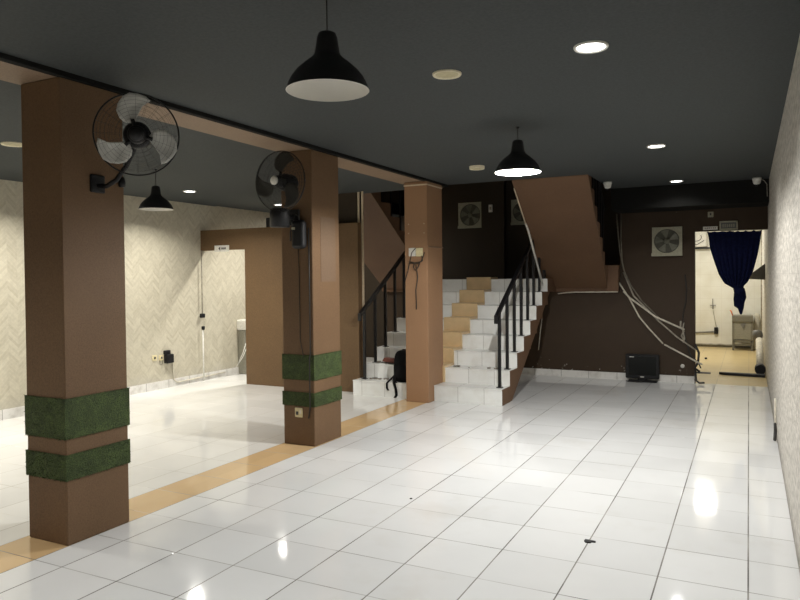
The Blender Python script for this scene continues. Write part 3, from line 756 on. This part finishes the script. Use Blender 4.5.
single(MB().bbox(-0.655, -0.47, YB+0.125, YB+0.15, 0.125, 0.15, 0.005, 1), 'broken_rail', MT['grey'], (-0.55, YB+0.1, 0.0), 'short dark metal bar sticking out of the jamb into the doorway', 'bar')

t = thing('television', 'black flat television standing on the floor against the brown back wall', 'television', (-1.34, 10.20, 0))
mb = MB(); mb.bbox(-1.565, -1.115, 10.20, 10.245, 0.045, 0.385, 0.008, 1); mb.build('cabinet', MT['bplast'], t)
MB().box(-1.525, -1.155, 10.197, 10.201, 0.095, 0.355).build('screen', MT['screen'], t)
MB().box(-1.365, -1.315, 10.196, 10.2, 0.062, 0.075).build('badge', MT['wplast'], t)
MB().box(-1.51, -1.45, 10.195, 10.198, 0.342, 0.352).build('sticker', MT['wplast'], t)
MB().bbox(-1.53, -1.14, 10.14, 10.26, 0.0, 0.02, 0.006, 1).box(-1.40, -1.28, 10.20, 10.24, 0.015, 0.06).build('stand', MT['bplast'], t)
mb = MB().tube([(-1.55,10.14,0.012),(-1.5,10.09,0.01),(-1.40,10.08,0.01),(-1.33,10.11,0.01),(-1.36,10.15,0.012)], 0.006, 6)
mb.build('power_cord', MT['cable'], t)

# signs above the doorway
t = thing('sign', 'narrow white label strip above the left end of the doorway', 'sign', (-0.47, YB, 2.12))
MB().box(-0.555, -0.375, YB-0.01, YB+0.001, 2.105, 2.15).build('panel', MT['wplast'], t)
mb = MB()
for i in range(6): mb.box(-0.535+i*0.025, -0.52+i*0.025, YB-0.012, YB-0.0095, 2.12, 2.137)
mb.build('lettering', MT['steel'], t)
t = thing('sign', 'framed grey plate sign above the centre of the doorway', 'sign', (-0.24, YB, 2.15))
x0, x1, z0, z1 = -0.352, -0.128, 2.095, 2.215
mb = MB(); b_ = 0.02
mb.box(x0, x1, YB-0.02, YB+0.001, z0, z0+b_); mb.box(x0, x1, YB-0.02, YB+0.001, z1-b_, z1); mb.box(x0, x0+b_, YB-0.02, YB+0.001, z0, z1); mb.box(x1-b_, x1, YB-0.02, YB+0.001, z0, z1)
mb.build('frame', MT['offw'], t)
MB().box(x0+b_, x1-b_, YB-0.01, YB+0.001, z0+b_, z1-b_).build('plate', MT['tag'], t)
mb = MB()
for i in range(6): mb.box(x0+0.036+i*0.026, x0+0.054+i*0.026, YB-0.012, YB-0.009, 2.13, 2.175)
mb.build('lettering', MT['steel'], t)
t = thing('light_switch', 'small cream square plate on the wall above the doorway', 'switch', (-0.46, YB, 2.31))
MB().bbox(-0.495, -0.425, YB-0.015, YB+0.001, 2.275, 2.35, 0.004, 1).build('plate', MT['offw'], t)
MB().box(-0.47, -0.45, YB-0.02, YB-0.014, 2.30, 2.33).build('rocker', MT['ink'], t)

# cctv
def cctv(x, y, z, label):
    t = thing('security_camera', label, 'security camera', (x, y, z), group='white dome security cameras')
    MB().lathe([(0,0),(0.05,0),(0.052,-0.02),(0.046,-0.035),(0,-0.035)], (x,y,z), 24).build('base', MT['wplast'], t)
    MB().lathe([(0.046,-0.03),(0.044,-0.055),(0.032,-0.078),(0,-0.086)], (x,y,z), 24).build('housing', MT['wplast'], t)
    MB().lathe([(0,-0.05),(0.014,-0.049),(0.016,-0.04),(0,-0.04)], (x-0.005,y-0.006,z-0.056), 14, 'z').build('lens', MT['bplast'], t)
    return t
cctv(-1.574, 8.92, ZC, 'white dome security camera at the ceiling edge above the right upper flight')
t = cctv(0.09, 9.50, ZC+0.002, 'white dome security camera in the ceiling corner by the right wall')
MB().tube([(0.10,9.50,2.655),(0.13,9.52,2.655),(0.17,9.58,2.64),(0.20,9.63,2.60),(0.205,9.64,2.45)], 0.004, 6).build('cable', MT['gpipe'], t)

# ------------------------------------------------------------------ curtain in the doorway
L = [(-0.51,2.085),(-0.495,2.04),(-0.473,1.857),(-0.417,1.665),(-0.363,1.498),(-0.297,1.378),(-0.212,1.326),(-0.175,1.302),(-0.185,1.165),(-0.178,1.071),(-0.130,1.040),(-0.112,0.985),(-0.10,0.96)]
RR = [(0.155,2.085),(0.150,2.04),(0.131,1.909),(0.101,1.748),(0.051,1.54),(-0.011,1.40),(-0.062,1.345),(-0.068,1.325),(-0.042,1.271),(-0.031,1.189),(-0.055,1.119),(-0.062,1.048),(-0.085,0.96)]
def interp(C, z):
    for (a, za), (b, zb) in zip(C, C[1:]):
        if zb <= z <= za: return a + (b-a)*(za-z)/(za-zb) if za > zb else b
    return C[-1][0] if z < C[-1][1] else C[0][0]
YC = YB + 0.05
mb = MB(); nx, nz = 72, 60; vs = []; fs = []
for i in range(nz+1):
    z = 2.085 + (0.962-2.085)*i/nz
    l, r = interp(L, z), interp(RR, z); amp = 0.005 + 0.012*min(1, max(0, (2.08-z)/0.6)) * (1 if z > 1.32 else 0.9)
    for j in range(nx+1):
        u = j/nx; sc = 0.0
        if i == 0: sc = -0.022*abs(math.sin(u*PI*7)) * (1.0 if u > 0.5 else 0.35)
        ph = u*2*PI*9 + 0.6*math.sin(3*u*PI+z*2)
        vs.append((l + (r-l)*u, YC + amp*math.sin(ph) - 0.05*math.sin(u*PI)*min(1, (2.085-z)/0.5), z + sc))
for i in range(nz):
    for j in range(nx):
        a = i*(nx+1)+j; fs.append((a, a+1, a+nx+2, a+nx+1))
mb.add(vs, fs, True)
t = thing('curtain', 'navy blue curtain tied in a knot hanging in the back doorway', 'curtain', (-0.18, YC, 2.08))
o = mb.build('cloth', MT['navy'], t); s_ = o.modifiers.new('thickness', 'SOLIDIFY'); s_.thickness = 0.004
mb = MB(); bm = bmesh.new(); bmesh.ops.create_icosphere(bm, subdivisions=3, radius=1)
for v in bm.verts:
    d = 1 + 0.12*math.sin(7*v.co.x+3*v.co.z) + 0.10*math.sin(9*v.co.y+5*v.co.z)
    v.co = Vector((-0.118 + v.co.x*0.066*d, YC-0.045 + v.co.y*0.06*d, 1.275 + v.co.z*0.062*d))
bm.verts.index_update(); mb.add([v.co for v in bm.verts], [[v.index for v in f.verts] for f in bm.faces], True); bm.free()
mb.build('knot', MT['navy'], t)
MB().tube([(-0.60, YC, 2.092), (XR-0.01, YC, 2.086)], 0.005, 6).build('hanging_wire', MT['gpipe'], t)

# ------------------------------------------------------------------ kitchen beyond
t = thing('steel_sink_stand', 'grey steel sink stand against the white wall beyond the doorway', 'sink stand', (-0.1, 15.3, 0))
mb = MB()
for x in (-0.275, 0.055):
    for y in (15.14, 15.56): MB().box(x-0.02, x+0.02, y-0.02, y+0.02, 0, 0.56).build('leg', MT['sdark'], t)
MB().bbox(-0.295, 0.075, 15.10, 15.60, 0.56, 0.68, 0.008, 1).build('basin', MT['sdark'], t)
MB().box(-0.26, 0.04, 15.125, 15.135, 0.22, 0.56).build('front_panel', MT['steel'], t)
MB().prism([(-0.15,0.53),(-0.05,0.53),(-0.10,0.42)], 15.11, 15.124, 'y').build('drain', MT['grey'], t)
MB().box(-0.275, 0.055, 15.12, 15.58, 0.16, 0.20).box(-0.27,0.05,15.12,15.15,0.09,0.12).build('shelf', MT['sdark'], t)
mb = MB().tube([(-0.285,15.2,0.68),(-0.31,15.2,0.76),(-0.33,15.2,0.79)], 0.014, 6)
single(mb, 'handle_stick', MT['orangep'], (-0.3,15.2,0.68), 'orange stick leaning at the left edge of the sink stand', 'stick')
single(MB().bbox(0.09, 0.20, 15.3, 15.62, 0.0, 0.72, 0.05, 3), 'storage_sack', MT['bag'], (0.14,15.45,0), 'pale sack between the sink stand and the right wall', 'sack')
t = thing('water_tap', 'dark water tap on the tiled wall left of the sink stand', 'tap', (-0.66, YK, 0.86))
MB().tube([(-0.66,YK,0.84),(-0.66,YK-0.07,0.84),(-0.66,YK-0.09,0.79)], 0.012, 8).build('spout', MT['grey'], t)
MB().tube([(-0.665,YK-0.04,0.84),(-0.665,YK-0.04,1.0)], 0.008, 6).tube([(-0.72,YK-0.04,0.86),(-0.61,YK-0.04,0.86)], 0.008, 6).build('handle', MT['grey'], t)
mb = MB().tube([(-0.66,YK-0.08,0.78),(-0.63,YK-0.06,0.6),(-0.60,YK-0.05,0.42)], 0.006, 6)
single(mb, 'hose', MT['gpipe'], (-0.63,YK-0.05,0.42), 'thin hose hanging below the dark wall tap', 'hose')
t = thing('floor_pipe', 'dark pipe with an elbow running low along the white tiled wall', 'pipe', (-0.9, YK-0.03, 0.3))
MB().tube([(-1.35,YK-0.03,0.27),(-0.62,YK-0.03,0.315)], 0.014, 6).build('run', MT['grey'], t)
MB().bbox(-0.64,-0.565,YK-0.06,YK,0.27,0.41,0.01,1).build('elbow', MT['bplast'], t)
t = thing('wall_box', 'white wall unit with a cable loop in the upper left of the doorway', 'wall unit', (-0.9, YK-0.1, 2.05))
MB().bbox(-1.12, -0.765, YK-0.14, YK, 2.07, 2.42, 0.03, 3).build('housing', MT['wplast'], t)
mb = MB().tube([(-0.97+0.1*math.cos(a), YK-0.15, 2.27+0.08*math.sin(a)) for a in [math.radians(q) for q in range(150, 400, 20)]], 0.007, 6)
mb.tube([(-1.1,YK-0.15,2.13),(-0.95,YK-0.15,2.12),(-0.82,YK-0.15,2.2)], 0.007, 6); mb.build('cable', MT['cable'], t)
MB().box(-1.2, -0.72, YK-0.1, YK, 2.03, 2.06).build('bracket', MT['bplast'], t)
single(MB().prism([(XR, 1.66), (XR, 1.41), (-0.04, 1.425), (-0.04, 1.445)], 12.0, 12.8, 'y'), 'range_hood', MT['grey'], (0.05,12.6,1.47), 'dark grey sloping hood on the right wall beyond the doorway', 'hood')
t = thing('drain_pipe', 'upright cream drainpipe at the right wall beyond the doorway', 'pipe', (0.15, 11.6, 0))
MB().tube([(0.155,11.75,0.06),(0.155,12.9,0.40)], 0.055, 16).build('pipe', MT['pipe'], t)
MB().tube([(0.15,11.55,0.074),(0.15,11.78,0.078)], 0.072, 16).build('collar', MT['bplast'], t)
MB().lathe([(0,-0.09),(0.07,-0.08),(0.085,0),(0.07,0.08),(0,0.09)], (0.13,13.2,0.46), 16).build('valve', MT['grey'], t)
mb = MB().tube([(0.205,14.2,0.0),(0.205,14.2,2.4)], 0.012, 6)
single(mb, 'wall_pipe', MT['gpipe'], (0.205,14.2,0), 'thin upright pipe on the right wall deep beyond the doorway', 'pipe')
single(MB().prism([(-0.40,11.42),(-0.33,11.36),(0.21,11.28),(0.21,11.42),(-0.30,11.44)], 0.0, 0.035, 'z'), 'floor_board', MT['bplast'], (-0.05,11.38,0), 'black board lying on the yellow floor just past the doorway', 'board')
single(MB().bbox(-0.70,-0.66,13.35,13.40,0.0,0.03,0.005,1), 'floor_drain_plug', MT['bplast'], (-0.68,13.38,0), 'small dark plug on the yellow floor beyond the doorway', 'plug')

# ------------------------------------------------------------------ right wall foot
t = thing('cable_stub', 'short pale cable stub with a black end at the foot of the right wall', 'cable', (0.215, 7.1, 0.05))
MB().tube([(0.218,7.30,0.34),(0.217,7.26,0.25),(0.216,7.15,0.12)], 0.010, 6).build('trunk', MT['pipe'], t)
MB().tube([(0.214,7.16,0.13),(0.212,7.06,0.085),(0.205,6.97,0.02)], 0.013, 6).build('black_end', MT['cable'], t)

# ------------------------------------------------------------------ backpack and bits on the stairs
t = thing('backpack', 'black backpack standing on the lowest step left of the plain pillar', 'backpack', (-3.88, 7.80, Z1))
def pillow(cx, cy, cz, sx, sy, sz, p=3.0, sub=4):
    bm = bmesh.new(); bmesh.ops.create_icosphere(bm, subdivisions=sub, radius=1); mb = MB()
    for v in bm.verts:
        n = (abs(v.co.x)**p + abs(v.co.y)**p + abs(v.co.z)**p)**(1/p); c = v.co/n
        tap = 1 - 0.16*max(0, c.z)**2
        v.co = Vector((cx + c.x*sx*tap, cy + c.y*sy*(1-0.25*max(0, c.z)), cz + c.z*sz))
    bm.verts.index_update(); mb.add([v.co for v in bm.verts], [[v.index for v in f.verts] for f in bm.faces], True); bm.free(); return mb
pillow(-3.855, 7.815, Z1+0.195, 0.150, 0.105, 0.200, 6.0).build('body', MT['fabric'], t)
pillow(-3.865, 7.725, Z1+0.12, 0.115, 0.04, 0.10).build('front_pocket', MT['fabric'], t)
MB().tube([(-3.92,7.83,Z1+0.365),(-3.91,7.82,Z1+0.40),(-3.87,7.82,Z1+0.40),(-3.86,7.83,Z1+0.365)], 0.010, 6).build('handle', MT['fabric'], t)
mb = MB()
def strap(mb, pts, w=0.018):
    vs = []; fs = []
    for i, (x, y, z) in enumerate(pts): vs += [(x-w, y, z), (x+w, y, z)]
    for i in range(len(pts)-1): fs.append((2*i, 2*i+1, 2*i+3, 2*i+2))
    mb.add(vs, fs, True)
strap(mb, [(-3.955,7.72,Z1+0.10),(-3.965,7.68,Z1+0.05),(-3.950,7.645,Z1+0.0),(-3.920,7.64,Z1-0.08),(-3.910,7.635,Z1-0.15),(-3.925,7.62,Z1-0.183)])
strap(mb, [(-3.985,7.74,Z1+0.08),(-4.015,7.67,Z1+0.03),(-4.050,7.645,Z1-0.01),(-4.045,7.64,Z1-0.07),(-4.025,7.64,Z1-0.10)], 0.014)
strap(mb, [(-3.995,7.70,Z1+0.02),(-3.945,7.66,Z1+0.03),(-3.915,7.65,Z1+0.0)], 0.014)
o = mb.build('strap', MT['fabric'], t, fixn=False); s_ = o.modifiers.new('thickness', 'SOLIDIFY'); s_.thickness = 0.006
single(MB().prism([(-4.30,0.405),(-4.27,0.455),(-3.90,0.425),(-3.90,0.372),(-3.99,0.372)], 7.99, 8.07, 'y'), 'wood_block', MT['wood'], (-4.08,8.03,0.372), 'red brown wooden piece lying on the second step behind the backpack', 'wood')
def crumbs(name, spots, label):
    r = random.Random(5); mb = MB()
    for x, y, z, n, sp in spots:
        for i in range(n):
            s = r.uniform(0.008, 0.024); a = x + r.uniform(-sp, sp); b = y + r.uniform(-0.05, 0.05)
            mb.prism([(a-s,b-s*0.7),(a+s*0.8,b-s),(a+s,b+s*0.6),(a-s*0.4,b+s)], z, z+s*r.uniform(0.5,1.0), 'z')
    return single(mb, name, MT['rubble'], spots[0][:3], label, 'rubble', kind='stuff')
crumbs('rubble', [(-4.25,7.86,Z1,14,0.16),(-4.3,8.08,Z1+RISE,22,0.14),(-3.32,8.08,Z1+RISE,10,0.06),(-2.9,8.05,Z1+RISE,4,0.3)], 'grey mortar crumbs scattered on the lowest white steps')
mb = MB().prism([(-0.833,3.93),(-0.823,3.912),(-0.795,3.914),(-0.79,3.93),(-0.770,3.935),(-0.772,3.95),(-0.80,3.953),(-0.83,3.955)], 0.0, 0.006, 'z')
single(mb, 'plastic_scrap', MT['bplast'], (-0.80,3.93,0), 'black plastic scrap lying on the white floor tiles', 'scrap')
mb = MB().prism([(-2.055,4.19),(-2.043,4.185),(-2.038,4.198),(-2.05,4.205)], 0.0, 0.005, 'z')
single(mb, 'floor_chip', MT['cable'], (-2.045,4.195,0), 'tiny dark chip on the floor right of the middle pillar', 'chip')

# ------------------------------------------------------------------ world, camera
w = bpy.data.worlds.new('World'); scene.world = w; w.use_nodes = True
w.node_tree.nodes['Background'].inputs[0].default_value = (0.6, 0.65, 0.7, 1); w.node_tree.nodes['Background'].inputs[1].default_value = 0.05
F, YAW, PIT, ROL = 692.237, 0.466766, 0.0175, -0.0103849
def t_(a, y, b):
    c, s = math.cos(ROL), math.sin(ROL); x, z = c*a - s*b, s*a + c*b
    y, z = y*math.cos(PIT) + z*math.sin(PIT), -y*math.sin(PIT) + z*math.cos(PIT)
    return Vector((x*math.cos(YAW) - y*math.sin(YAW), x*math.sin(YAW) + y*math.cos(YAW), z))
rx, up, bk = t_(1,0,0), t_(0,0,1), -t_(0,1,0)
cam = bpy.data.objects.new('Camera', bpy.data.cameras.new('Camera')); COL.objects.link(cam)
cam.matrix_world = Matrix(((rx.x,up.x,bk.x,0),(rx.y,up.y,bk.y,0),(rx.z,up.z,bk.z,1.5),(0,0,0,1)))
cam.data.sensor_width = 36; cam.data.lens = F*36/800; cam.data.shift_y = -math.tan(0.0322906-0.0175)*F/800; cam.data.clip_end = 100; cam.data.clip_start = 0.05
scene.camera = cam
scene.view_settings.view_transform = 'Standard'; scene.view_settings.look = 'None'
scene.view_settings.exposure = 0.65
scene.cycles.max_bounces = 8; scene.cycles.diffuse_bounces = 6; scene.cycles.sample_clamp_indirect = 6
scene.cycles.use_denoising = True
